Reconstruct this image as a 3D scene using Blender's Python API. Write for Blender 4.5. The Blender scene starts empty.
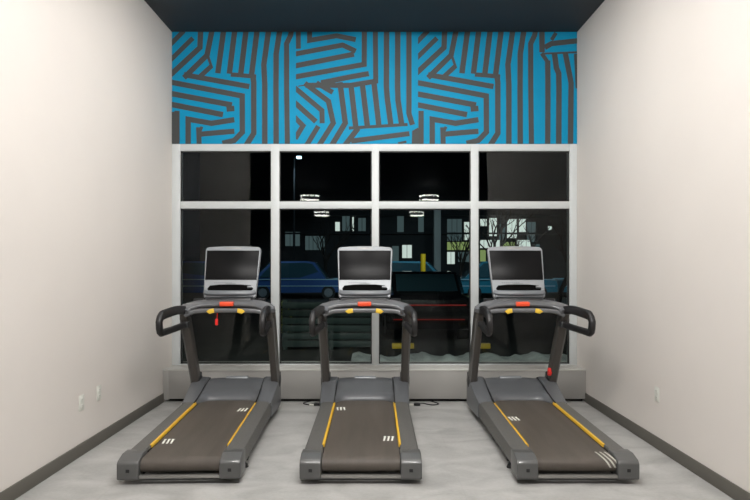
import bpy, bmesh, math, random
from mathutils import Vector, Matrix
random.seed(7)
SC = bpy.context.scene
COL = SC.collection
PI = math.pi

# ------------------------------------------------------------------ materials
def lin(c):
    c /= 255.0
    return c / 12.92 if c <= 0.04045 else ((c + 0.055) / 1.055) ** 2.4

def rgb(r, g, b):
    return (lin(r), lin(g), lin(b), 1)

def mat(name, col, rough=0.5, metal=0.0, spec=0.5, noise=0.0, nscale=8.0, bump=0.0, bscale=200.0,
        emit=None, estr=0.0, coat=0.0, stretch=(1, 1, 1)):
    m = bpy.data.materials.new(name); m.use_nodes = True
    nt = m.node_tree; b = nt.nodes['Principled BSDF']
    b.inputs['Base Color'].default_value = col
    b.inputs['Roughness'].default_value = rough
    b.inputs['Metallic'].default_value = metal
    b.inputs['Specular IOR Level'].default_value = spec
    b.inputs['Coat Weight'].default_value = coat
    if emit:
        b.inputs['Emission Color'].default_value = emit
        b.inputs['Emission Strength'].default_value = estr
    tc = nt.nodes.new('ShaderNodeTexCoord')
    mp = nt.nodes.new('ShaderNodeMapping'); mp.inputs['Scale'].default_value = stretch
    nt.links.new(tc.outputs['Object'], mp.inputs['Vector'])
    if noise > 0:
        n = nt.nodes.new('ShaderNodeTexNoise'); n.inputs['Scale'].default_value = nscale
        n.inputs['Detail'].default_value = 6
        nt.links.new(mp.outputs[0], n.inputs['Vector'])
        r = nt.nodes.new('ShaderNodeValToRGB')
        r.color_ramp.elements[0].position = 0.3; r.color_ramp.elements[1].position = 0.7
        r.color_ramp.elements[0].color = tuple(c * (1 - noise) for c in col[:3]) + (1,)
        r.color_ramp.elements[1].color = tuple(min(1, c * (1 + noise)) for c in col[:3]) + (1,)
        nt.links.new(n.outputs['Fac'], r.inputs['Fac'])
        nt.links.new(r.outputs['Color'], b.inputs['Base Color'])
    if bump > 0:
        n2 = nt.nodes.new('ShaderNodeTexNoise'); n2.inputs['Scale'].default_value = bscale
        nt.links.new(mp.outputs[0], n2.inputs['Vector'])
        bp = nt.nodes.new('ShaderNodeBump'); bp.inputs['Strength'].default_value = bump
        bp.inputs['Distance'].default_value = 0.002
        nt.links.new(n2.outputs['Fac'], bp.inputs['Height'])
        nt.links.new(bp.outputs[0], b.inputs['Normal'])
    return m

def emis(name, col, s):
    m = bpy.data.materials.new(name); m.use_nodes = True
    nt = m.node_tree; nt.nodes.clear()
    e = nt.nodes.new('ShaderNodeEmission'); e.inputs[0].default_value = col; e.inputs[1].default_value = s
    o = nt.nodes.new('ShaderNodeOutputMaterial'); nt.links.new(e.outputs[0], o.inputs[0])
    return m

M = {}
M['wall'] = mat('wall_paint', rgb(214, 208, 202), 0.75, noise=0.015, nscale=2.0, bump=0.15, bscale=300)
M['gymwall'] = mat('gym_wall_paint', rgb(60, 60, 62), 0.8)
M['ceiling'] = mat('dark_ceiling_paint', rgb(46, 49, 54), 0.6, noise=0.05, nscale=1.0)
M['baseboard'] = mat('baseboard_vinyl', rgb(92, 89, 82), 0.6)
M['bench'] = mat('bench_grey_laminate', rgb(156, 154, 150), 0.45, noise=0.02, nscale=3)
M['benchtop'] = mat('bench_top_grey', rgb(190, 189, 184), 0.4)
M['kick'] = mat('kick_black', rgb(18, 18, 18), 0.6)
M['frame'] = mat('window_frame_white', rgb(190, 194, 194), 0.45)
M['gasket'] = mat('gasket_black', rgb(20, 20, 20), 0.6)
M['cyan'] = mat('mural_blue', (0.002, 0.225, 0.40, 1), 0.6, spec=0.15, noise=0.04, nscale=3)
M['grey'] = mat('mural_charcoal', rgb(68, 70, 70), 0.6, spec=0.15, noise=0.05, nscale=3)
M['plate'] = mat('outlet_plate_white', rgb(212, 213, 205), 0.4)
M['slot'] = mat('outlet_slot_dark', rgb(50, 50, 48), 0.6)
M['rail'] = mat('treadmill_side_grey', rgb(88, 87, 84), 0.5, noise=0.08, nscale=60, bump=0.3, bscale=400)
M['cap'] = mat('treadmill_cap_grey', rgb(82, 82, 81), 0.38, coat=0.2)
M['cover'] = mat('treadmill_cover_grey', rgb(92, 94, 97), 0.36, coat=0.15)
M['belt'] = mat('running_belt', rgb(118, 110, 102), 0.5, noise=0.16, nscale=7, bump=0.35, bscale=500, stretch=(1, 0.12, 1))
M['upright'] = mat('upright_brown_black', rgb(72, 68, 64), 0.42, coat=0.2)
M['uprightface'] = mat('upright_edge_grey', rgb(100, 100, 98), 0.4)
M['grip'] = mat('grip_rubber', rgb(27, 26, 27), 0.42, bump=0.2, bscale=400)
M['dash'] = mat('dash_grey', rgb(94, 95, 97), 0.3, coat=0.4)
M['dashdark'] = mat('dash_dark', rgb(40, 41, 43), 0.4)
M['silver'] = mat('console_silver', rgb(132, 135, 138), 0.38, metal=0.25)
M['silverdark'] = mat('console_lower_grey', rgb(104, 108, 112), 0.4)
M['screen'] = mat('screen_glass', rgb(12, 12, 13), 0.33, spec=0.12)
M['black'] = mat('black_plastic', rgb(20, 20, 21), 0.5)
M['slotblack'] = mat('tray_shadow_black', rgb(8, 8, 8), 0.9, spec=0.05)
M['yellow'] = mat('yellow_strip', rgb(214, 170, 48), 0.4)
M['amber'] = mat('amber_strip', rgb(150, 90, 40), 0.5)
M['yellowpad'] = mat('yellow_pad', rgb(224, 186, 60), 0.4)
M['red'] = mat('red_button', rgb(225, 78, 44), 0.35)
M['redclip'] = mat('red_clip', rgb(215, 40, 34), 0.4)
M['white'] = mat('white_mark', rgb(225, 225, 215), 0.5)
M['metal'] = mat('satin_bar', rgb(150, 148, 144), 0.35, metal=0.6)
M['frameblk'] = mat('frame_black', rgb(34, 34, 35), 0.5)

def floor_mat():
    m = mat('floor_grey_vinyl', rgb(168, 167, 162), 0.42)
    nt = m.node_tree; b = nt.nodes['Principled BSDF']
    tc = nt.nodes.new('ShaderNodeTexCoord')
    mp = nt.nodes.new('ShaderNodeMapping'); mp.inputs['Scale'].default_value = (1.5, 2.4, 1)
    n = nt.nodes.new('ShaderNodeTexNoise'); n.inputs['Scale'].default_value = 1.8; n.inputs['Detail'].default_value = 10
    n.inputs['Distortion'].default_value = 0.7
    n3 = nt.nodes.new('ShaderNodeTexNoise'); n3.inputs['Scale'].default_value = 25; n3.inputs['Detail'].default_value = 5
    nt.links.new(tc.outputs['Object'], mp.inputs[0]); nt.links.new(mp.outputs[0], n.inputs['Vector'])
    nt.links.new(mp.outputs[0], n3.inputs['Vector'])
    mx = nt.nodes.new('ShaderNodeMath'); mx.operation = 'MULTIPLY_ADD'; mx.inputs[1].default_value = 0.3
    nt.links.new(n3.outputs['Fac'], mx.inputs[0]); nt.links.new(n.outputs['Fac'], mx.inputs[2])
    r = nt.nodes.new('ShaderNodeValToRGB')
    r.color_ramp.elements[0].position = 0.45; r.color_ramp.elements[0].color = rgb(152, 151, 148)
    r.color_ramp.elements[1].position = 0.85; r.color_ramp.elements[1].color = rgb(180, 179, 176)
    nt.links.new(mx.outputs[0], r.inputs['Fac'])
    # plank joints, very faint
    br = nt.nodes.new('ShaderNodeTexBrick'); br.inputs['Scale'].default_value = 1.0
    br.inputs['Mortar Size'].default_value = 0.004; br.inputs['Brick Width'].default_value = 1.2
    br.inputs['Row Height'].default_value = 0.6
    br.inputs['Color1'].default_value = (1, 1, 1, 1); br.inputs['Color2'].default_value = (0.97, 0.97, 0.97, 1)
    br.inputs['Mortar'].default_value = (0.95, 0.95, 0.95, 1)
    nt.links.new(tc.outputs['Object'], br.inputs['Vector'])
    mm = nt.nodes.new('ShaderNodeMixRGB'); mm.blend_type = 'MULTIPLY'; mm.inputs[0].default_value = 1
    nt.links.new(r.outputs[0], mm.inputs[1]); nt.links.new(br.outputs['Color'], mm.inputs[2])
    nt.links.new(mm.outputs[0], b.inputs['Base Color'])
    return m
M['floor'] = floor_mat()

def glass_mat():
    m = bpy.data.materials.new('window_glass'); m.use_nodes = True
    nt = m.node_tree; nt.nodes.clear()
    o = nt.nodes.new('ShaderNodeOutputMaterial')
    mix = nt.nodes.new('ShaderNodeMixShader')
    t = nt.nodes.new('ShaderNodeBsdfTransparent'); t.inputs[0].default_value = (0.86, 0.9, 0.89, 1)
    g = nt.nodes.new('ShaderNodeBsdfGlossy'); g.inputs['Roughness'].default_value = 0.0
    f = nt.nodes.new('ShaderNodeFresnel'); f.inputs[0].default_value = 1.30
    nt.links.new(f.outputs[0], mix.inputs[0]); nt.links.new(t.outputs[0], mix.inputs[1])
    nt.links.new(g.outputs[0], mix.inputs[2]); nt.links.new(mix.outputs[0], o.inputs[0])
    return m
M['glass'] = glass_mat()

# ------------------------------------------------------------------ mesh helpers
def obj(name, bm, m, parent=None, smooth=True, angle=35):
    me = bpy.data.meshes.new(name)
    bmesh.ops.recalc_face_normals(bm, faces=bm.faces)
    bm.to_mesh(me); bm.free()
    for mm in (m if isinstance(m, (list, tuple)) else [m]):
        me.materials.append(mm)
    if smooth:
        me.polygons.foreach_set('use_smooth', [True] * len(me.polygons))
        me.set_sharp_from_angle(angle=math.radians(angle))
    o = bpy.data.objects.new(name, me); COL.objects.link(o)
    if parent: o.parent = parent
    return o

def tag(o, label, cat, group=None, kind=None):
    o['label'] = label; o['category'] = cat
    if group: o['group'] = group
    if kind: o['kind'] = kind
    return o

def struct(o):
    o['kind'] = 'structure'; return o

def empty(name, loc=(0, 0, 0), rz=0):
    o = bpy.data.objects.new(name, None); COL.objects.link(o)
    o.location = loc; o.rotation_euler = (0, 0, rz); o.empty_display_size = 0.1
    return o

def box(bm, x0, x1, y0, y1, z0, z1, bev=0, seg=2, mi=0):
    t = bmesh.new()
    bmesh.ops.create_cube(t, size=1, matrix=Matrix.Translation(((x0+x1)/2, (y0+y1)/2, (z0+z1)/2)) @
                          Matrix.Diagonal((abs(x1-x0), abs(y1-y0), abs(z1-z0), 1)))
    if bev > 0:
        bmesh.ops.bevel(t, geom=t.edges[:], offset=bev, segments=seg, profile=0.5, affect='EDGES')
    merge(bm, t, mi)
    return bm

def merge(bm, t, mi=0, mtx=None):
    if mtx: bmesh.ops.transform(t, matrix=mtx, verts=t.verts)
    vm = {}
    for v in t.verts: vm[v] = bm.verts.new(v.co)
    for f in t.faces:
        try:
            nf = bm.faces.new([vm[v] for v in f.verts]); nf.material_index = mi
        except ValueError: pass
    t.free()

def B(*a, **k):
    return box(bmesh.new(), *a, **k)

def prism(pts, a0, a1, axis='x', bev=0, seg=2, bm=None, mi=0):
    """polygon pts extruded between a0 and a1 on an axis; pts are the other two coordinates"""
    t = bmesh.new()
    def mk(p, a):
        if axis == 'x': return (a, p[0], p[1])
        if axis == 'y': return (p[0], a, p[1])
        return (p[0], p[1], a)
    A = [t.verts.new(mk(p, a0)) for p in pts]; C = [t.verts.new(mk(p, a1)) for p in pts]
    t.faces.new(A); t.faces.new(C[::-1])
    n = len(pts)
    for i in range(n): t.faces.new((A[i], A[(i+1) % n], C[(i+1) % n], C[i]))
    bmesh.ops.recalc_face_normals(t, faces=t.faces)
    if bev > 0:
        bmesh.ops.bevel(t, geom=t.edges[:], offset=bev, segments=seg, profile=0.5, affect='EDGES', clamp_overlap=True)
    if bm is None: bm = bmesh.new()
    merge(bm, t, mi)
    return bm

def loft(sections, closed_ends=True, bm=None, mi=0):
    if bm is None: bm = bmesh.new()
    rows = [[bm.verts.new(p) for p in s] for s in sections]
    n = len(rows[0])
    for a, b in zip(rows[:-1], rows[1:]):
        for i in range(n):
            f = bm.faces.new((a[i], a[(i+1) % n], b[(i+1) % n], b[i])); f.material_index = mi
    if closed_ends:
        f = bm.faces.new(rows[0][::-1]); f.material_index = mi
        f = bm.faces.new(rows[-1]); f.material_index = mi
    return bm

def rrect(w, h, r, n=4):
    pts = []
    for cx, cy, a0 in ((w/2-r, h/2-r, 0), (-w/2+r, h/2-r, 90), (-w/2+r, -h/2+r, 180), (w/2-r, -h/2+r, 270)):
        for k in range(n+1):
            a = math.radians(a0 + 90*k/n)
            pts.append((cx + r*math.cos(a), cy + r*math.sin(a)))
    return pts

def circ(r, n=14):
    return [(r*math.cos(2*PI*k/n), r*math.sin(2*PI*k/n)) for k in range(n)]

def smoothpath(P, sub=5):
    P = [Vector(p) for p in P]; out = []
    for i in range(len(P)-1):
        p0 = P[max(i-1, 0)]; p1 = P[i]; p2 = P[i+1]; p3 = P[min(i+2, len(P)-1)]
        for k in range(sub):
            t = k/sub
            out.append(0.5*((2*p1)+(-p0+p2)*t+(2*p0-5*p1+4*p2-p3)*t*t+(-p0+3*p1-3*p2+p3)*t**3))
    out.append(P[-1]); return out

def sweep(path, sec, up=(0, 0, 1), bm=None, mi=0, scale=None, closed=False):
    """section (u sideways, v along up) along path"""
    P = [Vector(p) for p in path]; up = Vector(up); S = []
    n = len(P)
    for i, p in enumerate(P):
        if closed: d = (P[(i+1) % n] - P[i-1]).normalized()
        else: d = (P[min(i+1, n-1)] - P[max(i-1, 0)]).normalized()
        side = d.cross(up)
        if side.length < 1e-4: side = Vector((1, 0, 0))
        side.normalize(); v = side.cross(d).normalized()
        k = scale[i] if scale else 1
        S.append([tuple(p + side*(a*k) + v*(b*k)) for a, b in sec])
    if closed: S.append(S[0])
    return loft(S, not closed, bm, mi) if not closed else loft_closed(S, bm, mi)

def loft_closed(S, bm, mi):
    if bm is None: bm = bmesh.new()
    rows = [[bm.verts.new(p) for p in s] for s in S[:-1]]
    n = len(rows[0]); m = len(rows)
    for j in range(m):
        a, b = rows[j], rows[(j+1) % m]
        for i in range(n):
            f = bm.faces.new((a[i], a[(i+1) % n], b[(i+1) % n], b[i])); f.material_index = mi
    return bm

def cyl(p0, p1, r, n=16, bm=None, mi=0, r2=None):
    p0 = Vector(p0); p1 = Vector(p1)
    d = (p1-p0).normalized(); a = d.orthogonal().normalized(); b = d.cross(a)
    r2 = r if r2 is None else r2
    S = [[tuple(p + a*(rr*math.cos(2*PI*k/n)) + b*(rr*math.sin(2*PI*k/n))) for k in range(n)] for p, rr in ((p0, r), (p1, r2))]
    return loft(S, True, bm, mi)

# ------------------------------------------------------------------ camera
EYE = 1.53; F = 574.0; CX = 374.5; CY = 264.0
cam = bpy.data.cameras.new('camera'); co = bpy.data.objects.new('camera', cam); COL.objects.link(co)
co.location = (0, 0, EYE); co.rotation_euler = (PI/2, 0, 0)
cam.sensor_width = 36; cam.lens = F/750*36
cam.shift_x = (375-CX)/750; cam.shift_y = (CY-250)/750
cam.clip_end = 300
SC.camera = co

def at(px, py, d):
    return ((px-CX)*d/F, d, EYE-(py-CY)*d/F)

# ------------------------------------------------------------------ room
HW = 2.345; YB = 6.64; H = 4.215; T = 0.2
GY0 = -17.0; GX = 7.5
struct(obj('floor', B(-GX-T, GX+T, GY0-T, YB+0.3, -0.15, 0), M['floor'], smooth=False))
struct(obj('ceiling', B(-GX-T, GX+T, GY0-T, YB+0.3, H, H+0.2), M['ceiling'], smooth=False))
struct(obj('wall_left', B(-HW-T, -HW, 2.5, YB+0.3, 0, H), M['wall'], smooth=False))
struct(obj('wall_right', B(HW, HW+T, 1.4, YB+0.3, 0, H), M['wall'], smooth=False))
struct(obj('wall_front_left', B(-GX, -HW-T, 2.5, 2.5+T, 0, H), M['gymwall'], smooth=False))
struct(obj('wall_front_right', B(HW+T, GX, 1.4, 1.4+T, 0, H), M['gymwall'], smooth=False))
struct(obj('wall_gym_left', B(-GX-T, -GX, GY0, 2.5, 0, H), M['gymwall'], smooth=False))
struct(obj('wall_gym_right', B(GX, GX+T, GY0, 1.4, 0, H), M['gymwall'], smooth=False))
struct(obj('wall_gym_rear', B(-GX, GX, GY0-T, GY0, 0, H), M['gymwall'], smooth=False))
ZW0, ZW1 = 0.355, 2.925           # window opening
struct(obj('wall_back_lower', B(-HW, HW, YB, YB+0.3, 0, ZW0), M['wall'], smooth=False))
struct(obj('wall_back_upper', B(-HW, HW, YB+0.02, YB+0.3, ZW1, H), M['wall'], smooth=False))
bb = B(-HW, -HW+0.012, 2.5, 6.36, 0, 0.1, bev=0.003); struct(obj('baseboard_left', bb, M['baseboard']))
bb = B(HW-0.012, HW, 1.4, 6.36, 0, 0.1, bev=0.003); struct(obj('baseboard_right', bb, M['baseboard']))

# window frame
wf = empty('window_1', (0, YB, ZW0)); struct(wf)
def zpx(py, s=86.4): return EYE-(py-CY)/s
def xpx(px, s=86.45): return (px-CX)/s
zt0, zt1 = zpx(151), ZW1
zm0, zm1 = zpx(208.6), zpx(201.4)
zb1 = zpx(366.5)
verts_x = [(-HW, xpx(180)), (xpx(270.9), xpx(279.2)), (xpx(371.8), xpx(378.9)), (xpx(470.9), xpx(478.6)), (xpx(569.8), HW)]
bm = bmesh.new()
Y0, Y1 = -0.0, 0.10
for a, b_ in verts_x: box(bm, a, b_, Y0, Y1, 0.0, ZW1-ZW0, bev=0.004)
for a, b_ in ((zt0, zt1), (zm0, zm1), (ZW0, ZW0+0.018)):
    box(bm, -HW, HW, Y0+0.003, Y1-0.003, a-ZW0, b_-ZW0, bev=0.004)
obj('window_frame', bm, M['frame'], wf)
bm = bmesh.new()   # dark gaskets around every pane
for i in range(4):
    xa, xb = verts_x[i][1], verts_x[i+1][0]
    for za, zb_ in ((ZW0+0.018, zm0), (zm1, zt0)):
        g = 0.012
        za -= ZW0; zb_ -= ZW0
        for r in ((xa, xa+g, za, zb_), (xb-g, xb, za, zb_), (xa, xb, za, za+g), (xa, xb, zb_-g, zb_)):
            box(bm, r[0], r[1], 0.022, 0.045, r[2], r[3])
obj('gasket', bm, M['gasket'], wf)
for i in range(4):
    xa, xb = verts_x[i][1], verts_x[i+1][0]
    for za, zb_ in ((ZW0+0.018, zm0), (zm1, zt0)):
        obj('pane', B(xa+0.001, xb-0.001, 0.031, 0.039, za-ZW0+0.001, zb_-ZW0-0.001), M['glass'], wf, smooth=False)

# bench / sill box under the window
bn = empty('window_bench', (0, 6.5, 0))
tag(bn, 'long low grey built-in box running under the window behind the treadmills', 'bench')
obj('front_panel', B(-HW+0.001, HW-0.001, -0.14, 0.14, 0.035, 0.345, bev=0.003), M['bench'], bn)
obj('top', B(-HW+0.001, HW-0.001, -0.145, 0.14, 0.345, 0.36, bev=0.003), M['benchtop'], bn)
obj('toe_kick', B(-HW+0.02, HW-0.02, -0.09, 0.14, 0.0, 0.035), M['kick'], bn)
obj('end_panel', B(-HW+0.001, -HW+0.06, -0.142, -0.10, 0.02, 0.344, bev=0.002), M['bench'], bn)

# ------------------------------------------------------------------ mural
def clip_poly(P, x0, x1, y0, y1):
    def cut(P, ins, inter):
        out = []
        for i in range(len(P)):
            a, b_ = P[i-1], P[i]
            ia, ib = ins(a), ins(b_)
            if ia != ib: out.append(inter(a, b_))
            if ib: out.append(b_)
        return out
    def ix(v): return lambda a, b_: (v, a[1]+(b_[1]-a[1])*(v-a[0])/(b_[0]-a[0]))
    def iy(v): return lambda a, b_: (a[0]+(b_[0]-a[0])*(v-a[1])/(b_[1]-a[1]), v)
    for ins, it in ((lambda p: p[0] >= x0, ix(x0)), (lambda p: p[0] <= x1, ix(x1)),
                    (lambda p: p[1] >= y0, iy(y0)), (lambda p: p[1] <= y1, iy(y1))):
        if len(P) < 3: return []
        P = cut(P, ins, it)
    return P if len(P) >= 3 else []

def stroke(pts, w):
    """mitred quads of a polyline"""
    n = len(pts); P = [Vector(p) for p in pts]; L = []; R = []
    for i in range(n):
        d1 = (P[i]-P[i-1]).normalized() if i > 0 else (P[1]-P[0]).normalized()
        d2 = (P[i+1]-P[i]).normalized() if i < n-1 else d1
        n1 = Vector((-d1.y, d1.x)); n2 = Vector((-d2.y, d2.x))
        m = (n1+n2).normalized(); k = w/2/max(0.45, m.dot(n1))
        L.append(P[i]+m*k); R.append(P[i]-m*k)
    return [[tuple(L[i]), tuple(L[i+1]), tuple(R[i+1]), tuple(R[i])] for i in range(n-1)]

K = 8.333
def z_(ox, oy): return lambda x, y: (ox+x/K, oy+y/K)
r1, r2, r3, r4 = z_(410, 30), z_(480, 30), z_(410, 86), z_(480, 86)
r5, r6, r7, r8 = z_(285, 30), z_(350, 30), z_(285, 86), z_(350, 86)
r9, r10 = z_(520, 30), z_(520, 86)
VW, DW, HWD = 5.1, 4.0, 4.6
tileA = [
 ([r1(20,140), r1(150,8)], DW), ([r1(20,270), r1(225,68)], DW), ([r1(20,392), r1(283,148), r1(289,5)], 4.5),
 ([r1(150,400), r1(342,212), r1(384,5)], 4.5), ([r1(285,388), r1(375,305)], DW), ([r1(352,225), r1(383,320)], 2.2),
 ([r1(480,5), r1(432,362)], VW), ([r1(573,5), r1(528,366)], VW),
 ([r2(84,5), r2(40,368)], VW), ([r2(176,5), r2(130,374)], VW),
 ([r2(272,5), r2(232,290), r2(240,460), r4(240,490)], VW), ([r2(365,5), r2(335,200), r2(333,460), r4(335,490)], VW),
 ([r2(462,5), r2(455,45), r2(422,115), r2(422,460), r4(428,490)], 4.8),
 ([r1(150,374), r1(695,473)], 4.4), ([r1(540,372), r2(150,388), r4(148,0), r4(148,395), r4(85,495)], 3.6),
 ([r2(140,380), r2(148,440), r4(148,395), r4(85,495)], 4.6),
 ([r1(20,432), r4(52,84), r4(53,385), r4(-15,455), r3(470,478)], 4.5),
 ([r3(20,60), r3(550,160)], HWD), ([r3(505,193), r3(570,188)], 4.6), ([r3(20,150), r3(475,240)], HWD),
 ([r3(92,208), r3(92,495)], 4.4), ([r3(185,495), r3(185,278), r3(380,312), r3(570,282)], 4.5),
 ([r3(277,495), r3(272,345)], 4.2), ([r3(290,402), r3(570,378)], 4.4), ([r3(300,340), r3(275,400)], 2.5),
]
tileB = [
 ([r5(110,0), r5(110,158)], 4.8), ([r5(205,0), r5(205,88), r5(430,50), r5(590,82)], 4.2),
 ([r5(60,206), r5(480,127), r5(590,178)], 4.2), ([r5(60,306), r5(575,203)], 4.4),
 ([r5(60,397), r6(118,288), r6(120,0)], 4.8), ([r5(300,442), r6(0,393), r6(157,365)], 4.4),
 ([r5(170,462), r6(0,463), r6(214,428), r6(211,0)], 4.2), ([r5(110,470), r5(200,455)], 1.0),
 ([r6(305,0), r6(303,470), r8(310,100), r8(342,340)], VW), ([r6(398,0), r6(396,470), r8(400,120), r8(432,335)], VW),
 ([r6(491,0), r8(491,230), r8(520,325)], 4.9),
 ([r8(100,-40), r8(145,340)], VW), ([r8(198,-40), r8(242,345)], VW), ([r7(548,-20), r8(48,340)], VW),
 ([r7(60,-2), r7(308,205), r7(310,312)], 4.2), ([r7(165,-22), r7(362,128), r7(402,310), r7(285,495)], 4.4),
 ([r7(262,-25), r7(398,55)], 4.2), ([r7(60,120), r7(258,298)], 4.4), ([r7(60,240), r7(150,332), r7(85,440)], 4.2),
 ([r7(278,335), r7(180,495)], 4.2), ([r7(458,-30), r7(502,310), r7(390,495)], 4.6),
 ([r8(-10,352), r8(480,322)], 2.6), ([r7(610,352), r7(500,495)], 4.6),
 ([r8(10,460), r8(495,398)], 4.2), ([r8(400,480), r8(470,465)], 2.0),
]
tileD = [
 ([r9(182,0), r9(183,188)], VW), ([r9(205,148), r9(262,115), r9(500,90)], 4.4), ([r9(262,85), r9(300,25)], 3.2),
 ([r9(180,195), r9(225,262)], 3.4), ([r9(230,255), r9(232,470), r10(230,495)], 5.0),
 ([r9(286,190), r9(302,315), r9(322,365), r9(324,470), r10(322,495)], 4.6),
 ([r9(376,190), r9(425,440), r10(420,495)], 5.0), ([r9(180,200), r9(500,186)], 1.6),
 ([r9(462,200), r10(475,20)], 2.6),
]
MX0, MX1, MY0, MY1 = 172.0, 577.0, 32.0, 144.0
bm = bmesh.new()
YP = YB - 0.002
def face_at(poly, y, mi, dx=0):
    poly2 = []
    for p in poly:
        q = (round(xpx(p[0]+dx), 5), round(zpx(p[1]), 5))
        if not poly2 or (Vector(q)-Vector(poly2[-1])).length > 1e-4: poly2.append(q)
    if len(poly2) > 2 and (Vector(poly2[0])-Vector(poly2[-1])).length < 1e-4: poly2.pop()
    if len(poly2) < 3: return
    vs = [bm.verts.new((q[0], y, q[1])) for q in poly2]
    try:
        f = bm.faces.new(vs); f.material_index = mi
    except ValueError: pass
cnt = 0
def lay(strokes, dx, x0, x1):
    global cnt
    for pts, w in strokes:
        for q in stroke(pts, w*(1.08 if w >= 4.8 else 1.2)):
            q = [(p[0]+dx, p[1]) for p in q]
            c = clip_poly(q, max(x0, MX0), min(x1, MX1), MY0, MY1)
            if c:
                cnt += 1
                face_at(c, -0.0005 - cnt*0.000008, 1)
lay(tileA, -244, 172, 296); lay(tileA, 0, 418, 541); lay(tileB, 0, 296, 417.5); lay(tileD, 0, 535, 577)
face_at([(412.2,131), (417.5,128), (423,130), (423,144), (411.8,144)], -0.0045, 1)
face_at([(172,112), (176.5,112), (176.5,144), (172,144)], -0.0045, 1)
for f in bm.faces: f.normal_flip() if f.normal.y > 0 else None
t = bmesh.new()
box(t, xpx(MX0), xpx(MX1), 0, 0.0215, zpx(MY1), zpx(MY0)); merge(bm, t, 0)
me = bpy.data.meshes.new('wall_mural'); bm.to_mesh(me); bm.free()
me.materials.append(M['cyan']); me.materials.append(M['grey'])
mu = bpy.data.objects.new('wall_mural', me); COL.objects.link(mu); mu.location = (0, YP, 0)
tag(mu, 'wide blue and charcoal striped geometric mural above the window', 'mural')

# ------------------------------------------------------------------ outlets
def outlet(loc, rz, label):
    e = empty('wall_outlet', loc, rz)
    tag(e, label, 'outlet', 'outlets on the side walls')
    obj('cover_plate', B(-0.037, 0.037, -0.006, 0, -0.062, 0.062, bev=0.002), M['plate'], e)
    for s in (-1, 1):
        bm = B(-0.017, 0.017, -0.009, -0.004, s*0.026-0.014, s*0.026+0.014, bev=0.002)
        r = obj('receptacle', bm, M['plate'], e)
        bm = bmesh.new()
        for q in (-0.006, 0.006): box(bm, q-0.001, q+0.001, -0.0095, -0.008, s*0.026-0.003, s*0.026+0.007)
        obj('slot', bm, M['slot'], r)
outlet((-HW, 4.59, 0.42), PI/2, 'white wall outlet low on the left wall, the one nearer the camera')
outlet((-HW, 4.88, 0.435), PI/2, 'white wall outlet low on the left wall, the one nearer the window')
outlet((HW, 4.76, 0.45), -PI/2, 'single white wall outlet low on the right wall')

# ------------------------------------------------------------------ treadmill
def belt_z(y): return 0.172 + 0.03*max(0, min(1, (y-0.1)/1.4))

def logo(px, py, sc, flip, parent, name='logo_mark'):
    """three slanted bars of the maker's mark, lying just above the belt"""
    bm = bmesh.new(); f = flip
    for k in range(3):
        x0 = px + f*sc*(k*0.36)
        pts = [(x0, py), (x0+f*sc*0.17, py), (x0+f*sc*(0.17-0.14), py+sc*1.25), (x0-f*sc*0.14, py+sc*1.25)]
        zb = belt_z(py)+0.0022
        sl = 0.03/1.4
        b0 = [bm.verts.new((p[0], p[1], zb+sl*(p[1]-py))) for p in pts]
        b1 = [bm.verts.new((p[0], p[1], zb+0.0008+sl*(p[1]-py))) for p in pts]
        bm.faces.new(b0); bm.faces.new(b1)
        for i in range(4): bm.faces.new((b0[i], b0[(i+1) % 4], b1[(i+1) % 4], b1[i]))
    for k in range(3):      # short hook at the far end of each bar
        xa_, xb_ = sorted((px+f*sc*(k*0.36-0.14), px+f*sc*(k*0.36+0.10)))
        box(bm, xa_, xb_, py+sc*1.12, py+sc*1.25, belt_z(py+sc*1.1)+0.0022, belt_z(py+sc*1.25)+0.003)
    return obj(name, bm, M['white'], parent, smooth=False)

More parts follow.
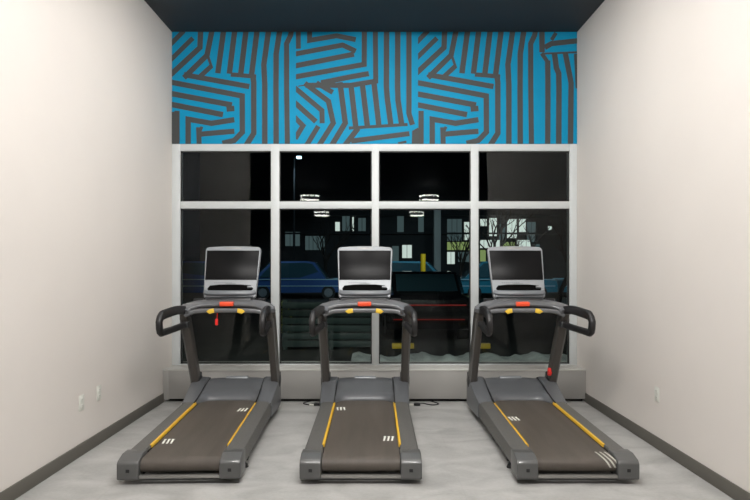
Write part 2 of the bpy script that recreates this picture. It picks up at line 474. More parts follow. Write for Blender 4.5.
def make_treadmill(loc, rz, label, logos, extra):
    e = empty('treadmill', loc, rz)
    tag(e, label, 'treadmill', 'treadmills in a row facing the window')
    # base frame
    bm = bmesh.new()
    for s in (-1, 1): box(bm, s*0.30-0.03, s*0.30+0.03, 0.10, 2.0, 0.045, 0.135, bev=0.006)
    for y in (0.35, 1.0, 1.6, 1.95): box(bm, -0.3, 0.3, y, y+0.06, 0.06, 0.12)
    obj('base_frame', bm, M['frameblk'], e)
    # running belt over rollers
    path = [(1.74, belt_z(1.74)), (1.2, belt_z(1.2)), (0.8, belt_z(0.8)), (0.4, belt_z(0.4)), (0.12, belt_z(0.12))]
    R = 0.049; cy, cz = 0.078, 0.172-R
    for k in range(1, 9):
        a = PI/2 + PI*k/8; path.append((cy+R*math.cos(a), cz+R*math.sin(a)))
    path += [(0.5, 0.080), (1.74, 0.085)]
    bm = bmesh.new()
    nx = 6; cols = []
    for i in range(nx+1):
        x = -0.272+0.544*i/nx; cols.append([bm.verts.new((x, y, z)) for y, z in path])
    for a, b_ in zip(cols[:-1], cols[1:]):
        for i in range(len(path)-1): bm.faces.new((a[i], a[i+1], b_[i+1], b_[i]))
    bmesh.ops.solidify(bm, geom=bm.faces[:], thickness=0.003)
    belt = obj('running_belt', bm, M['belt'], e, angle=50)
    for l in logos: logo(*l, belt)
    if 'wrap' in extra:   # the mark that has run onto the rear roller
        for k in range(3):
            bm = bmesh.new(); rows = []
            for q in range(9):
                a = PI*0.5 + (PI*0.55)*q/8 if q > 1 else PI/2
                yy = cy+(R+0.003)*math.cos(a) + (0.10-0.05*q if q < 2 else 0); zz = cz+(R+0.003)*math.sin(a)
                if q < 2: zz = belt_z(yy)+0.003
                xx = 0.175+0.033*k + 0.05*(q/8)
                rows.append([bm.verts.new((xx+d, yy, zz)) for d in (0, 0.014)])
            for a_, b_ in zip(rows[:-1], rows[1:]): bm.faces.new((a_[0], a_[1], b_[1], b_[0]))
            bmesh.ops.solidify(bm, geom=bm.faces[:], thickness=0.001)
            obj('logo_mark', bm, M['white'], belt)
    # deck board inside the belt, black
    obj('deck', B(-0.27, 0.27, 0.16, 1.6, 0.105, 0.160), M['black'], e)
    # side rails
    for s in (-1, 1):
        prof0 = lambda zt: [(s*0.292, 0.10), (s*0.280, zt+0.012), (s*0.288, zt+0.022), (s*0.375, zt+0.020), (s*0.408, zt+0.008), (s*0.420, zt-0.018), (s*0.418, 0.085), (s*0.395, 0.065), (s*0.30, 0.065)]
        S = [[(x, y, z) for x, z in prof0(belt_z(y)+0.002)] for y in (0.15, 0.6, 1.05, 1.55)]
        obj('side_rail', loft(S), M['rail'], e, angle=30)
        # yellow strip on the inner face with a black guard under it
        S = []
        for y in (0.27, 0.9, 1.45):
            z = belt_z(y)
            S.append([(s*0.283, y, z+0.004), (s*0.2725, y, z+0.006), (s*0.2725, y, z+0.022), (s*0.276, y, z+0.027), (s*0.290, y, z+0.0275), (s*0.292, y, z+0.010)])
        st = obj('yellow_strip', loft(S), M['yellow'], e)
        st['label'] = 'yellow stripe along the inner edge of the side rail'
        S = []
        for y in (0.20, 0.9, 1.52):
            z = belt_z(y)
            S.append([(s*0.284, y, z-0.03), (s*0.274, y, z-0.03), (s*0.274, y, z+0.005), (s*0.284, y, z+0.005)])
        obj('belt_guard', loft(S), M['black'], e)
        # rear end cap: bevelled block with a sloping shoulder
        pts = [(0.0, 0.048), (0.0, 0.150), (0.018, 0.172), (0.10, 0.196), (0.19, 0.196), (0.19, 0.04), (0.012, 0.036)]
        cp = obj('end_cap', prism(pts, s*0.276, s*0.4235, 'x', bev=0.010, seg=3), M['cap'], e)
        obj('adjuster_hole', B(s*0.348-0.013, s*0.348+0.013, -0.002, 0.006, 0.092, 0.116, bev=0.003), M['black'], cp)
        # levelling foot
        bm = cyl((s*0.385, 0.36, 0.0), (s*0.385, 0.36, 0.022), 0.030, bm=None, r2=0.022)
        cyl((s*0.385, 0.36, 0.022), (s*0.385, 0.36, 0.075), 0.011, bm=bm)
        box(bm, s*0.385-0.03, s*0.385+0.03, 0.33, 0.39, 0.055, 0.075, bev=0.004)
        obj('levelling_foot', bm, M['black'], e)
        bm = cyl((s*0.36-0.02, 1.99, 0.035), (s*0.36+0.02, 1.99, 0.035), 0.035, 20)
        obj('wheel', bm, M['black'], e)
    # low bar between the caps
    obj('rear_bar', B(-0.278, 0.278, 0.012, 0.05, 0.044, 0.066, bev=0.005), M['metal'], e)
    # motor cover
    prof = [(1.63, 0.212), (1.645, 0.236), (1.68, 0.262), (1.735, 0.283), (1.775, 0.292), (1.83, 0.322), (1.93, 0.345), (2.02, 0.345), (2.075, 0.32), (2.09, 0.26), (2.09, 0.10)]
    S = []
    xs = [-0.285, -0.275, -0.262, -0.235, -0.19, -0.1, 0, 0.1, 0.19, 0.235, 0.262, 0.275, 0.285]
    for x in xs:
        ax = abs(x); k = max(0, (ax-0.17)/0.115)
        row = []
        for j, (y, z) in enumerate(prof):
            w = max(0, 1-j/4)
            row.append((x, y - 0.17*k*k*k*w + (0.0), z - (0.010*k*k if j > 2 else 0) + 0.006*(1-(ax/0.285)**2)*(j > 3)))
        row += [(x, 1.78, 0.10), (x, 1.63-0.17*k*k*k, 0.190)]
        S.append(row)
    mc = obj('motor_cover', loft(S), M['cover'], e, angle=40)
    obj('name_badge', prism([(1.965, 0.346), (2.01, 0.348), (2.01, 0.366), (1.985, 0.372), (1.972, 0.362)], -0.112, 0.112, 'x', bev=0.002), M['silver'], mc)['label'] = 'silver badge on the crest of the motor cover'
    for s in (-1, 1):
        obj('cover_seam', sweep([(s*0.286, 1.42, belt_z(1.42)+0.03), (s*0.286, 1.52, 0.245), (s*0.285, 1.66, 0.274), (s*0.284, 1.76, 0.302), (s*0.28, 2.0, 0.348)], rrect(0.010, 0.012, 0.003, 2)), M['black'], mc)
    # shoulders
    for s in (-1, 1):
        def sec(y, zt, xo):
            return [(s*0.284, y, 0.08), (s*0.284, y, zt-0.012), (s*0.292, y, zt), (s*(xo-0.035), y, zt), (s*(xo-0.008), y, zt-0.012), (s*xo, y, zt-0.04), (s*xo, y, 0.075), (s*(xo-0.03), y, 0.055)]
        S = [sec(1.48, 0.222, 0.424), sec(1.56, 0.245, 0.43), (sec(1.70, 0.285, 0.438)), sec(1.84, 0.335, 0.444), sec(1.98, 0.365, 0.446), sec(2.07, 0.34, 0.44), sec(2.10, 0.26, 0.43)]
        obj('shoulder_cover', loft(S), M['cover'], e, angle=30)
    # uprights: lean back towards the runner
    for s in (-1, 1):
        P = [(s*0.405, 1.945, 0.30), (s*0.405, 1.80, 0.58), (s*0.407, 1.66, 0.84), (s*0.408, 1.56, 1.03), (s*0.402, 1.53, 1.10)]
        up = obj('upright', sweep(smoothpath(P, 4), rrect(0.082, 0.125, 0.022, 3), up=(0, 1, 0.4)), M['upright'], e)
        P2 = [(s*0.436, 1.90, 0.31), (s*0.436, 1.755, 0.58), (s*0.438, 1.615, 0.84), (s*0.438, 1.52, 1.02)]
        obj('edge_trim', sweep(P2, rrect(0.014, 0.05, 0.004, 2), up=(0, 1, 0.4)), M['uprightface'], up)
        obj('foot_boot', sweep([(s*0.405, 1.965, 0.30), (s*0.405, 1.925, 0.385)], rrect(0.094, 0.150, 0.025, 3), up=(0, 1, 0.4)), M['dashdark'], up)
    # dash: curved panel between the uprights
    arc = [(-0.405, 1.44, 1.085), (-0.385, 1.49, 1.112), (-0.34, 1.522, 1.130), (-0.26, 1.545, 1.148), (-0.13, 1.56, 1.156), (0, 1.565, 1.158)]
    arc = arc + [(-x, y, z) for x, y, z in arc[-2::-1]]
    ap = smoothpath(arc, 4)
    db = obj('dash_panel', sweep(ap, rrect(0.13, 0.040, 0.018, 3), up=(0, -0.35, 1)), M['dash'], e)
    obj('dash_underside', sweep([(p[0]*0.97, p[1]+0.02, p[2]-0.045) for p in ap[3:-3]], rrect(0.12, 0.060, 0.02, 3)), M['dashdark'], e)
    gb = [(-0.385, 1.455, 1.045), (-0.31, 1.468, 1.078), (-0.2, 1.468, 1.088), (0, 1.470, 1.090)]
    gb = gb + [(-x, y, z) for x, y, z in gb[-2::-1]]
    cb = obj('front_grip_bar', sweep(smoothpath(gb, 4), rrect(0.034, 0.042, 0.015, 3)), M['dash'], e)
    for s in (-1, 1):
        pad = obj('sensor_pad', prism([(s*0.182, 1.083), (s*0.152, 1.104), (s*0.112, 1.112), (s*0.106, 1.072), (s*0.152, 1.060)], 1.446, 1.458, 'y', bev=0.003), M['yellowpad'], cb)
        pad['label'] = 'small yellow pad on the front grip bar'
    obj('stop_button', B(-0.064, 0.064, 1.468, 1.52, 1.128, 1.172, bev=0.010, seg=3), M['red'], db)['label'] = 'wide red-orange stop button'
    # cup holders and small joysticks on top of the dash
    for s in (-1, 1):
        bm = cyl((s*0.30, 1.625, 1.10), (s*0.30, 1.625, 1.195), 0.043, 20, r2=0.047)
        t = bmesh.new(); merge(bm, t)
        obj('cup_holder', bm, M['dashdark'], e)
    # side handrails: padded closed loops
    for s in (-1, 1):
        xa, xb = 0.392, 0.432
        loop = [(s*xa, 1.54, 1.085), (s*(xa+0.015), 1.30, 1.108), (s*(xb-0.008), 1.05, 1.098), (s*xb, 0.955, 1.090)]
        P = smoothpath(loop, 5)
        c1 = Vector((s*xb, 0.915, 1.070)); P.append(c1)
        P += [Vector((s*(xb+0.001), 0.895, 1.040)), Vector((s*(xb), 0.90, 0.99)), Vector((s*xb, 0.915, 0.958)), Vector((s*xb, 0.950, 0.940))]
        low = smoothpath([(s*xb, 0.950, 0.940), (s*(xa+0.02), 1.25, 0.945), (s*(xa), 1.56, 0.955)], 5)[1:]
        nP = len(P); nl = len(low)
        P += low
        sc = [1.0]*(nP-6) + [0.92, 0.85, 0.8, 0.78, 0.76, 0.76] + [0.72]*nl
        ax = Vector((s, 0, 0))
        sec_ = rrect(0.082, 0.050, 0.022, 4)   # in plane width, lateral
        S = []
        for i, p in enumerate(P):
            d = (P[min(i+1, len(P)-1)]-P[max(i-1, 0)]).normalized()
            nrm = d.cross(ax).normalized(); lat = nrm.cross(d).normalized()
            S.append([tuple(p + nrm*(a*sc[i]) + lat*b_) for a, b_ in sec_])
        hr = obj('handrail', loft(S), M['grip'], e, angle=50)
        obj('rail_joint', B(s*xa-0.032, s*xa+0.032, 1.47, 1.57, 0.925, 0.985, bev=0.012), M['dashdark'], hr)
    # mast behind the dash
    bm = sweep([(0, 1.62, 1.10), (0, 1.77, 1.24), (0, 1.85, 1.42)], rrect(0.30, 0.07, 0.02, 3), up=(0, 1, 0))
    box(bm, -0.22, 0.22, 1.57, 1.66, 1.13, 1.20, bev=0.015)
    obj('console_neck', bm, M['dashdark'], e)
    # display head, tilted
    tilt = math.radians(21)
    TM = Matrix.Translation((0, 1.73, 1.449)) @ Matrix.Rotation(-tilt, 4, 'X') @ Matrix.Diagonal((0.99, 1, 1.035, 1))
    def head(bm): bmesh.ops.transform(bm, matrix=TM, verts=bm.verts); return bm
    def outline(inset, w_top=0.279, w_bot=0.256, zt=0.252, zb=-0.268):
        P = []
        r = 0.035
        wt, wb = w_top-inset, w_bot-inset; zt -= inset; zb += inset
        for cx, cz, a0, in ((wt-r, zt-r, 0), (-wt+r, zt-r, 90), (-wb+r, zb+r, 180), (wb-r, zb+r, 270)):
            for k in range(6):
                a = math.radians(a0+90*k/5); P.append((cx+r*math.cos(a), cz+r*math.sin(a)))
        # slight crown on the top edge
        out = []
        for x, z in P:
            if z > zt-0.01: z += 0.014*(1-(x/wt)**2)
            out.append((x, z))
        i = 6
        mids = [(wt*q, zt+0.014*(1-q*q)) for q in (0.6, 0.3, 0, -0.3, -0.6)]
        return out[:6]+mids+out[6:]
    S = [[(x, y, z) for x, z in outline(i)] for y, i in ((-0.016, 0.006), (-0.019, 0.009), (-0.019, 0.010))]
    S = [[(x, 0.055, z) for x, z in outline(0.05)], [(x, 0.045, z) for x, z in outline(0.02)], [(x, 0.015, z) for x, z in outline(0.0)],
         [(x, -0.010, z) for x, z in outline(0.0)], [(x, -0.018, z) for x, z in outline(0.006)]]
    hs = obj('display_housing', head(loft(S)), M['silver'], e, angle=30)
    hs['label'] = 'silver frame around the screen'
    obj('screen', head(prism([(-0.253, -0.084), (0.253, -0.084), (0.262, 0.216), (-0.262, 0.216)], -0.0225, -0.014, 'y', bev=0.002)), M['screen'], hs)
    # lower fascia pieces: dark slot and grey lip
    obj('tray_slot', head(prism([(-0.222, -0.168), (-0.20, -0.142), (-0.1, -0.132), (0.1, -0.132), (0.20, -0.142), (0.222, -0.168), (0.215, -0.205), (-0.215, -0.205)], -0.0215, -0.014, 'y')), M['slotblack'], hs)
    bm = sweep([(-0.243, -0.024, -0.205), (-0.21, -0.045, -0.222), (0, -0.055, -0.226), (0.21, -0.045, -0.222), (0.243, -0.024, -0.205)], rrect(0.03, 0.045, 0.012, 3))
    box(bm, -0.235, 0.235, -0.035, -0.005, -0.262, -0.205, bev=0.010)
    obj('tray_lip', head(bm), M['silverdark'], hs)
    bm = head(cyl((0.17, -0.03, -0.160), (0.215, -0.03, -0.160), 0.011, 12)); obj('knob', bm, M['silver'], hs)
    bm = bmesh.new()
    for k in range(9): box(bm, -0.16+k*0.02, -0.15+k*0.02, -0.0205, -0.017, -0.118, -0.108)
    box(bm, -0.05, 0.05, -0.0205, -0.017, -0.128, -0.120)
    obj('button_row', head(bm), M['silverdark'], hs)
    obj('top_vent', head(B(-0.075, 0.075, -0.0205, -0.012, 0.236, 0.246, bev=0.002)), M['metal'], hs)
    if 'clip' in extra:   # red stop clip hanging under the dash on the left treadmill
        bm = sweep([(-0.075, 1.44, 1.07), (-0.078, 1.435, 1.0)], circ(0.003, 6), up=(0, 1, 0))
        box(bm, -0.092, -0.066, 1.42, 1.44, 0.955, 1.015, bev=0.006)
        obj('safety_clip', bm, M['redclip'], e)['label'] = 'red safety clip hanging on its cord'
    if 'tab' in extra:
        bm = B(0.335, 0.372, 1.80, 1.84, 0.405, 0.485, bev=0.012); cyl((0.352, 1.80, 0.44), (0.352, 1.785, 0.44), 0.016, bm=bm)
        obj('red_tab', bm, M['redclip'], e)['label'] = 'red tag on the inside of the upright'
    return e

YT = 3.96
w = 0.062
make_treadmill((-1.352, YT, 0), math.radians(2.0), 'grey treadmill on the left, nearest the left wall, red clip hanging from its dash',
               [(-0.235, 0.36, 0.085, 1), (0.225, 1.22, 0.085, -1)], {'clip'})
make_treadmill((-0.095, YT, 0), 0, 'grey treadmill in the middle of the three, seen straight from behind',
               [(-0.245, 1.26, 0.085, 1), (0.235, 0.42, 0.085, -1)], set())
make_treadmill((1.408, YT, 0), 0, 'grey treadmill on the right, nearest the right wall, red tag on its upright',
               [(-0.235, 0.95, 0.085, 1)], {'tab', 'wrap'})

# power leads lying in front of the bench
def lead(name, pts, label, plug):
    e = empty(name, (pts[0][0], pts[0][1], 0)); tag(e, label, 'power cord', 'power leads on the floor by the bench')
    P = [(x-pts[0][0], y-pts[0][1], z) for x, y, z in pts]
    obj('cable', sweep(smoothpath(P, 5), circ(0.006, 8)), M['black'], e)
    x, y = plug[0]-pts[0][0], plug[1]-pts[0][1]
    bm = B(x-0.035, x+0.035, y-0.02, y+0.02, 0, 0.03, bev=0.008); obj('plug', bm, M['black'], e)
    obj('plug_tag', B(x-0.085, x-0.036, y-0.012, y+0.012, 0.004, 0.016, bev=0.003), M['white'], e)
lead('power_lead', [(-0.60, 6.2, 0.006), (-0.66, 6.26, 0.006), (-0.72, 6.22, 0.006), (-0.78, 6.30, 0.006), (-0.70, 6.40, 0.006)], 'black power lead on the floor left of the middle treadmill', (-0.62, 6.2))
lead('power_lead', [(0.42, 6.2, 0.006), (0.52, 6.28, 0.006), (0.62, 6.21, 0.006), (0.70, 6.26, 0.006), (0.62, 6.4, 0.006)], 'black power lead on the floor right of the middle treadmill', (0.46, 6.2))

# ------------------------------------------------------------------ lamps of the room
M['lampon'] = emis('lamp_diffuser', (1, 0.975, 0.94, 1), 10.5)
M['lampsoft'] = emis('lamp_diffuser_dim', (1, 0.975, 0.94, 1), 1.2)
M['lampglow'] = emis('pendant_glow', (1, 0.97, 0.92, 1), 50.0)
def linear(x, y, lx, ly, label, m='lampon'):
    e = empty('ceiling_light', (x, y, H)); tag(e, label, 'ceiling light', 'ceiling lights over the treadmill bay')
    obj('housing', B(-lx/2-0.02, lx/2+0.02, -ly/2-0.02, ly/2+0.02, -0.05, 0, bev=0.004), M['frame'], e)
    obj('diffuser', B(-lx/2, lx/2, -ly/2, ly/2, -0.056, -0.048), M[m], e)
linear(-0.7, 4.6, 0.9, 1.8, 'flat white ceiling light, out of frame, left over the treadmills')
linear(0.7, 4.6, 0.9, 1.8, 'flat white ceiling light, out of frame, right over the treadmills')
linear(-0.7, 2.1, 0.9, 1.7, 'flat white ceiling light, out of frame, left near the camera', 'lampsoft')
linear(0.7, 2.1, 0.9, 1.7, 'flat white ceiling light, out of frame, right near the camera', 'lampsoft')
def ring(x, y, z, lab):
    e = empty('pendant_light', (x, y, z)); tag(e, lab, 'pendant light', 'round two-ring pendant lights of the gym behind')
    for dz in (0.075, -0.075):
        obj('glowing_ring', cyl((0, 0, dz-0.018), (0, 0, dz+0.018), 0.34, 40), M['lampglow'], e)
    obj('core', cyl((0, 0, -0.06), (0, 0, 0.06), 0.28, 32), M['black'], e)
    obj('cap', cyl((0, 0, 0.094), (0, 0, 0.10), 0.36, 32), M['black'], e)  # black disc added to keep the rings' light off the ceiling
    obj('rod', cyl((0, 0, 0.09), (0, 0, H-z), 0.01, 8), M['black'], e)
ring(-2.30, -7.0, 3.86, 'round pendant reflected in the second window pane, larger one')
ring(1.93, -7.0, 3.86, 'round pendant reflected in the third window pane, larger one')
ring(-2.46, -13.4, 3.86, 'round pendant reflected in the second window pane, smaller one')
ring(1.96, -13.4, 3.86, 'round pendant reflected in the third window pane, smaller one')
def area(name, loc, rot, sx, sy, p, col=(1, 0.97, 0.93)):
    l = bpy.data.lights.new(name, 'AREA'); l.shape = 'RECTANGLE'; l.size = sx; l.size_y = sy; l.energy = p; l.color = col
    o = bpy.data.objects.new(name, l); COL.objects.link(o); o.location = loc; o.rotation_euler = rot
    return o
area('gym_lamp', (-4.9, 0.6, 4.1), (math.radians(10), math.radians(-30), 0), 2.5, 2.0, 60)
area('gym_lamp', (4.9, 0.0, 4.1), (math.radians(10), math.radians(30), 0), 2.5, 2.0, 60)

area('front_fill', (0, 1.42, 4.13), (math.radians(54), 0, 0), 3.2, 0.25, 400, (1, 0.975, 0.95))  # added fill light, no fixture; brightens bench, lower walls and treadmills
# ------------------------------------------------------------------ outside, at night
G = -0.15
M['asphalt'] = mat('asphalt', rgb(40, 42, 42), 0.95, noise=0.3, nscale=1.5, bump=0.3, bscale=30)
M['snow'] = mat('old_snow', rgb(205, 208, 205), 0.8, noise=0.35, nscale=4, bump=0.6, bscale=20)
M['facade'] = mat('facade_dark', rgb(54, 57, 60), 0.8, noise=0.1, nscale=1)
M['concrete'] = mat('pale_column', rgb(150, 152, 150), 0.7)
M['litwin'] = emis('lit_window', (0.86, 0.96, 0.90, 1), 1.1)
M['litdim'] = emis('dim_window', (0.55, 0.8, 0.85, 1), 0.14)
M['litgreen'] = emis('green_lit_window', (0.62, 0.80, 0.30, 1), 0.5)
M['shopglass'] = mat('dark_pane', rgb(20, 24, 26), 0.1)
M['teal'] = mat('car_teal', rgb(30, 110, 135), 0.3, metal=0.3, coat=0.6)
M['blue'] = mat('car_blue', rgb(34, 74, 130), 0.3, metal=0.3, coat=0.6)
M['carblack'] = mat('car_black', rgb(20, 21, 23), 0.25, coat=0.7)
M['carglass'] = mat('car_window', rgb(46, 74, 84), 0.15, coat=0.5)
M['moulding'] = mat('car_moulding', rgb(150, 185, 200), 0.35, metal=0.3)
M['tyre'] = mat('tyre', rgb(14, 14, 14), 0.8)
M['tail'] = mat('tail_light', rgb(150, 16, 16), 0.3, emit=(1, 0.06, 0.04, 1), estr=0.12)
M['bark'] = mat('bark', rgb(40, 36, 32), 0.9)
M['leaf'] = mat('shrub_leaf', rgb(120, 130, 60), 0.7, noise=0.3, nscale=6)
M['fence'] = mat('teal_board', rgb(34, 56, 54), 0.6)
M['bollard'] = mat('bollard_yellow', rgb(215, 180, 30), 0.5)
M['streetlamp'] = emis('street_lamp_glow', (0.55, 0.8, 1, 1), 8)

struct(obj('ground', B(-60, 60, YB+0.3, 110, G-0.2, G), M['asphalt'], smooth=False))
# snow strip
bm = bmesh.new(); N = 80; rows = []
for i in range(N+1):
    x = -0.4 + 4.6*i/N
    hh = 0.045 + 0.035*math.sin(i*0.9) + 0.025*random.random()
    y0 = 9.75 + 0.1*math.sin(i*0.5); y1 = 10.6+0.2*math.sin(i*0.33+1)
    rows.append([bm.verts.new(p) for p in ((x, y0, G), (x, y0+0.2, G+hh*0.8), (x, (y0+y1)/2, G+hh), (x, y1-0.2, G+hh*0.7), (x, y1, G))])
for a, b_ in zip(rows[:-1], rows[1:]):
    for i in range(4): bm.faces.new((a[i], a[i+1], b_[i+1], b_[i]))
tag(obj('snow_strip', bm, M['snow']), 'strip of old snow on the ground just outside the window', 'snow', kind='stuff')

# low teal board fence
fe = empty('board_fence', (-0.85, 11.2, G)); tag(fe, 'low dark teal fence of horizontal boards outside the middle panes', 'fence')
bm = bmesh.new()
for k in range(6): box(bm, -0.95, 0.95, 0, 0.03, 0.06+k*0.15, 0.18+k*0.15, bev=0.004)
obj('board_panel', bm, M['fence'], fe)
for x in (-0.9, 0, 0.9): obj('post', B(x-0.04, x+0.04, 0.035, 0.11, 0, 0.98), M['fence'], fe)

def car(loc, rz, mt, lab, tall=1.55, L=4.4, W=1.8, rearlight=True, group=None):
    e = empty('car', loc, rz); tag(e, lab, 'car', group)
    h = tall
    side = [(-L/2, 0.35), (-L/2-0.02, 0.62), (-L/2+0.05, 0.88), (-L/2+0.95, 0.98), (-L/2+1.5, h-0.06), (-L/2+1.9, h), (L/2-1.2, h-0.02), (L/2-0.35, 1.02), (L/2-0.02, 0.92), (L/2+0.02, 0.55), (L/2-0.05, 0.3)]
    def sect(s, ins): return [(x, s, z if z < 0.95 else z) for x, z in side]
    S = []
    for k, (yy, z_in) in enumerate(((-W/2, 0), (-W/2+0.1, 1), (W/2-0.1, 1), (W/2, 0))):
        S.append([(x*(0.985 if z_in == 0 else 1), yy if z < 1.0 else yy*0.82, z) for x, z in side])
    obj('body', loft(S), mt, e, angle=30)
    bm = bmesh.new()
    for s in (-1, 1):
        prism([(-L/2+1.12, 1.02), (-L/2+1.62, h-0.13), (-L/2+1.95, h-0.08), (L/2-1.25, h-0.10), (L/2-0.62, 1.04)], s*W*0.415, s*W*0.465, 'y', bm=bm)
    obj('side_window', bm, M['carglass'], e)
    for s in (-1, 1):
        for zz in (0.62, 0.93): obj('side_moulding', B(-L/2+0.15, L/2-0.15, s*W/2-0.02, s*W/2+0.02, zz, zz+0.04), M['moulding'] if rearlight is False else mt, e)
    q = [(L/2-0.44, 1.07), (L/2-1.10, h-0.09), (L/2-1.08, h-0.05), (L/2-0.40, 1.09)]
    obj('rear_window', prism(q, -W*0.37, W*0.37, 'y'), M['carglass'], e)
    obj('windscreen', prism([(-L/2+0.98, 1.02), (-L/2+1.46, h-0.11), (-L/2+1.43, h-0.07), (-L/2+0.94, 1.04)], -W*0.37, W*0.37, 'y'), M['carglass'], e)
    for sx in (-L/2+0.85, L/2-0.8):
        for s in (-1, 1):
            wv = obj('wheel', cyl((sx, s*(W/2-0.18), 0.33), (sx, s*(W/2+0.01), 0.33), 0.33, 24), M['tyre'], e)
            obj('wheel_rim', cyl((sx, s*(W/2+0.005), 0.33), (sx, s*(W/2+0.02), 0.33), 0.2, 16), M['silverdark'], wv)
    if rearlight:
        obj('tail_light', B(L/2-0.01, L/2+0.03, -W/2+0.12, W/2-0.12, 0.80, 0.825), M['tail'], e)
        obj('reflector', B(L/2-0.01, L/2+0.03, -W/2+0.15, W/2-0.15, 0.50, 0.52), M['tail'], e)
    return e
lots = [(-8.6, 0, 'blue', 'blue car parked side-on, leftmost of the row across the lot'), (-3.7, PI, 'blue', 'blue car parked side-on beyond the second window pane'),
        (1.3, 0, 'teal', 'teal car parked side-on just right of the middle mullion'), (6.3, PI, 'teal', 'teal car parked side-on behind the right treadmill console'),
        (11.2, 0, 'teal', 'teal car parked side-on, rightmost of the row across the lot')]
for X_, rz_, c_, l_ in lots:
    car((X_, 28, G), rz_, M[c_], l_, tall=1.82, L=4.75, rearlight=False, group='cars parked in a row across the lot')
car((1.15, 14.3, G), -PI/2, M['carblack'], 'black car parked with its tail towards the window, thin red light bar', tall=1.5)

for px in (423, 476):
    x, y, z = at(px, 270, 24)
    e = cyl((x, y, G), (x, y, 1.95), 0.11, 16)
    tag(obj('bollard', e, M['bollard']), 'yellow post outside beyond the ' + ('third' if px == 423 else 'fourth') + ' window pane', 'post', 'yellow posts outside')
for px, wd in ((403, 0.22), (485, 0.1)):
    x, y, z = at(px, 348, 11.45)
    tag(obj('wheel_stop', prism([(y-0.07, G), (y-0.05, G+0.1), (y+0.05, G+0.1), (y+0.07, G)], x-wd, x+wd, 'x', bev=0.01), M['bollard']),
        'yellow wheel stop on the ground ' + ('beside the black car' if px == 403 else 'seen under the right treadmill console'), 'wheel stop', 'yellow wheel stops outside')

# buildings
def rectbox(bm, px0, px1, py0, py1, d, th=0.1, mi=0):
    x0, _, z1 = at(px0, py0, d); x1, _, z0 = at(px1, py1, d)
    return box(bm, x0, x1, d, d+th, z0, z1, mi=mi)
bl = empty('apartment_building', (6, 46, G)); tag(bl, 'building across the lot with bright lit ground floor windows', 'building')
def childbm(bm, root): bmesh.ops.transform(bm, matrix=Matrix.Translation(-Vector(root.location)), verts=bm.verts); return bm
bm = bmesh.new(); box(bm, -14, 22, 46, 58, G, 10.5); obj('wall', childbm(bm, bl), M['facade'], bl, smooth=False)
wins = [(447, 462, 219, 241, 'litdim'), (464, 470, 222, 240, 'litwin'), (480, 487, 219, 226, 'litwin'), (489, 497, 218, 236, 'litwin'),
        (499, 506, 224, 240, 'litdim'), (507, 517, 219, 238, 'litwin'), (519, 526, 219, 232, 'litwin'), (527, 536, 222, 242, 'litdim'),
        (447, 470, 242, 250, 'litgreen'), (480, 500, 240, 248, 'litwin'), (502, 515, 242, 250, 'litgreen'), (517, 531, 240, 249, 'litwin'), (533, 540, 244, 252, 'litdim'),
        (447, 455, 252, 264, 'litwin'), (458, 470, 252, 262, 'litdim'), (480, 486, 250, 262, 'litgreen'), (402, 412, 245, 258, 'litwin'), (392, 399, 246, 262, 'litdim'),
        (335, 340, 222, 231, 'litwin'), (342, 350, 216, 231, 'litdim'), (352, 354, 217, 231, 'litwin'), (358, 366, 218, 231, 'litdim'), (397, 404, 216, 232, 'litdim'), (418, 424, 216, 232, 'litdim'), (548, 552, 226, 230, 'litwin'),
        (285, 300, 232, 246, 'litdim'), (305, 325, 236, 250, 'litdim')]
for a, b_, c, d_, k in wins:
    wf_ = bmesh.new(); rectbox(wf_, a-0.5, b_+0.5, c-0.5, d_+0.5, 45.85, 0.2)
    wo = obj('window', childbm(wf_, bl), M['gasket'], bl, smooth=False)
    pb = bmesh.new()
    n = max(1, int((b_-a)/4))
    for j in range(n):
        rectbox(pb, a+(b_-a)*j/n+0.25, a+(b_-a)*(j+1)/n-0.25, c, d_, 45.8, 0.08)
    obj('pane', childbm(pb, bl), M[k], wo, smooth=False)
bm = bmesh.new(); rectbox(bm, 283, 560, 214.2, 215.6, 45.2, 0.7); rectbox(bm, 283, 560, 232.5, 234, 45.2, 0.7)
obj('ledge', childbm(bm, bl), M['facade'], bl, smooth=False)
# pale column close to the lot
x, y, z = at(437.5, 207, 34)
tag(obj('concrete_column', B(x-0.2, x+0.2, y, y+0.4, G, z, bev=0.02), M['concrete']), 'tall pale column outside beyond the third window pane', 'column')

# street lamp
x, y, z = at(294, 158, 40); x2, _, z2 = at(299, 157, 40)
sl = empty('street_lamp', (x, y, G)); tag(sl, 'tall street lamp glowing cold blue-white in the upper second pane', 'street lamp')
obj('pole', cyl((0, 0, 0), (0, 0, z-G), 0.09, 12, r2=0.06), M['facade'], sl)
obj('arm', cyl((0, 0, z-G-0.05), (x2-x, 0, z2-G+0.02), 0.04, 8), M['facade'], sl)
obj('lamp_head', B(x2-x-0.16, x2-x+0.16, -0.15, 0.15, z2-G-0.1, z2-G+0.04, bev=0.03), M['streetlamp'], sl)
def spot(name, loc, aim, e, col, ang=80, r=0.25):
    l = bpy.data.lights.new(name, 'SPOT'); l.energy = e; l.color = col; l.shadow_soft_size = r
    l.spot_size = math.radians(ang); l.spot_blend = 0.5
    o = bpy.data.objects.new(name, l); COL.objects.link(o); o.location = loc
    o.rotation_euler = (Vector(aim)-Vector(loc)).to_track_quat('-Z', 'Y').to_euler()
    return o
spot('street_light', (x2, 39.6, z2-0.3), (x2, 39.5, 0), 500, (0.6, 0.8, 1))

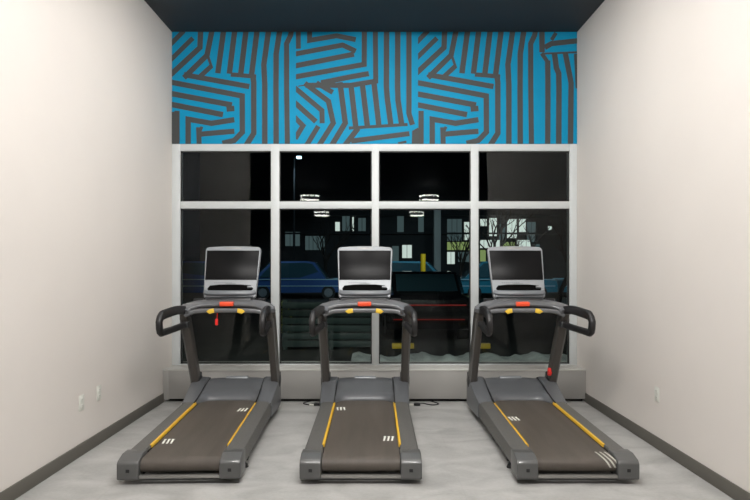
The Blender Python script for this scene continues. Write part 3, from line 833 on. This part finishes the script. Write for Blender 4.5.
# trees
def branch(bm, p, d, r, L, depth):
    pts = [p]; q = Vector(p); dd = Vector(d).normalized()
    for k in range(3):
        dd = (dd + Vector((random.uniform(-.18, .18), random.uniform(-.18, .18), random.uniform(-.05, .12)))).normalized()
        q = q + dd*(L/3); pts.append(q.copy())
    sweep(pts, circ(r, 7), up=(0.3, 1, 0.1), bm=bm, scale=[1, .88, .76, .62])
    if depth > 0:
        for k in range(3):
            nd = (dd + Vector((random.uniform(-.8, .8), random.uniform(-.8, .8), random.uniform(0, .5)))).normalized()
            branch(bm, pts[random.choice((2, 3))], nd, r*0.55, L*0.72, depth-1)
def tree(px, d, r, L, lab):
    x, y, _ = at(px, 264, d)
    bm = bmesh.new(); branch(bm, Vector((x, y, G)), (0.05, 0, 1), r, L, 4)
    tag(obj('bare_tree', bm, M['bark']), lab, 'tree', 'bare trees outside')
tree(497, 30, 0.16, 1.9, 'bare dark tree silhouetted against the lit windows')
tree(458, 33, 0.12, 1.6, 'thin bare tree outside beyond the right part of the third pane')
tree(524, 33, 0.12, 1.7, 'thin bare tree outside, behind the right treadmill console')
tree(325, 34, 0.14, 1.7, 'bare tree outside beyond the second pane, left of the middle console')
tree(556, 20, 0.10, 1.3, 'bare dark tree seen near the right window edge')
# shrub
sx, sy, _ = at(283, 320, 13)
sh = empty('shrub', (sx, sy, G)); tag(sh, 'small yellow-green shrub outside at the lower left of the second pane', 'shrub')
bm = bmesh.new()
for k in range(420):
    a = random.uniform(0, 2*PI); rr = random.uniform(0, 0.22); z = random.uniform(0.1, 0.85)
    c = Vector((rr*math.cos(a), rr*math.sin(a), z)); n = Vector((random.gauss(0, 1), random.gauss(0, 1), random.gauss(0, 1))).normalized()
    u = n.orthogonal().normalized()*0.03; v = n.cross(u).normalized()*0.014
    vs = [bm.verts.new(c+q) for q in (-u, v, u, -v)]; bm.faces.new(vs)
obj('foliage', bm, M['leaf'], sh, smooth=False)
obj('stem', cyl((0, 0, 0), (0, 0, 0.6), 0.015, 8), M['bark'], sh)

# unseen fill spots added to brighten the parked cars (cool)
spot('lot_fill', (-6, 20, 5.5), (-3.5, 28, 0.9), 1100, (0.6, 0.85, 1), 70)
spot('lot_fill', (3.0, 20, 5.5), (2.8, 28, 0.9), 1500, (0.75, 0.92, 1), 75)
spot('lot_fill', (10.5, 20, 5.5), (9, 28, 0.9), 1200, (0.6, 0.9, 1), 70)
spot('ground_fill', (-2.2, 7.4, 4.5), (-2.0, 13, 0.3), 260, (1, 0.98, 0.8), 60)  # added fill spot, unseen, brightens the shrub
spot('ground_fill', (1.5, 7.4, 4.5), (1.5, 10.2, 0), 130, (0.9, 1, 0.95), 110)  # added fill spot, unseen, for the ground near the window

# world: night sky
wd = bpy.data.worlds.new('night'); SC.world = wd; wd.use_nodes = True
wd.node_tree.nodes['Background'].inputs[0].default_value = (0.002, 0.004, 0.008, 1)
wd.node_tree.nodes['Background'].inputs[1].default_value = 0.5

SC.view_settings.view_transform = 'Standard'; SC.view_settings.look = 'None'
SC.view_settings.gamma = 1; SC.view_settings.exposure = -0.42
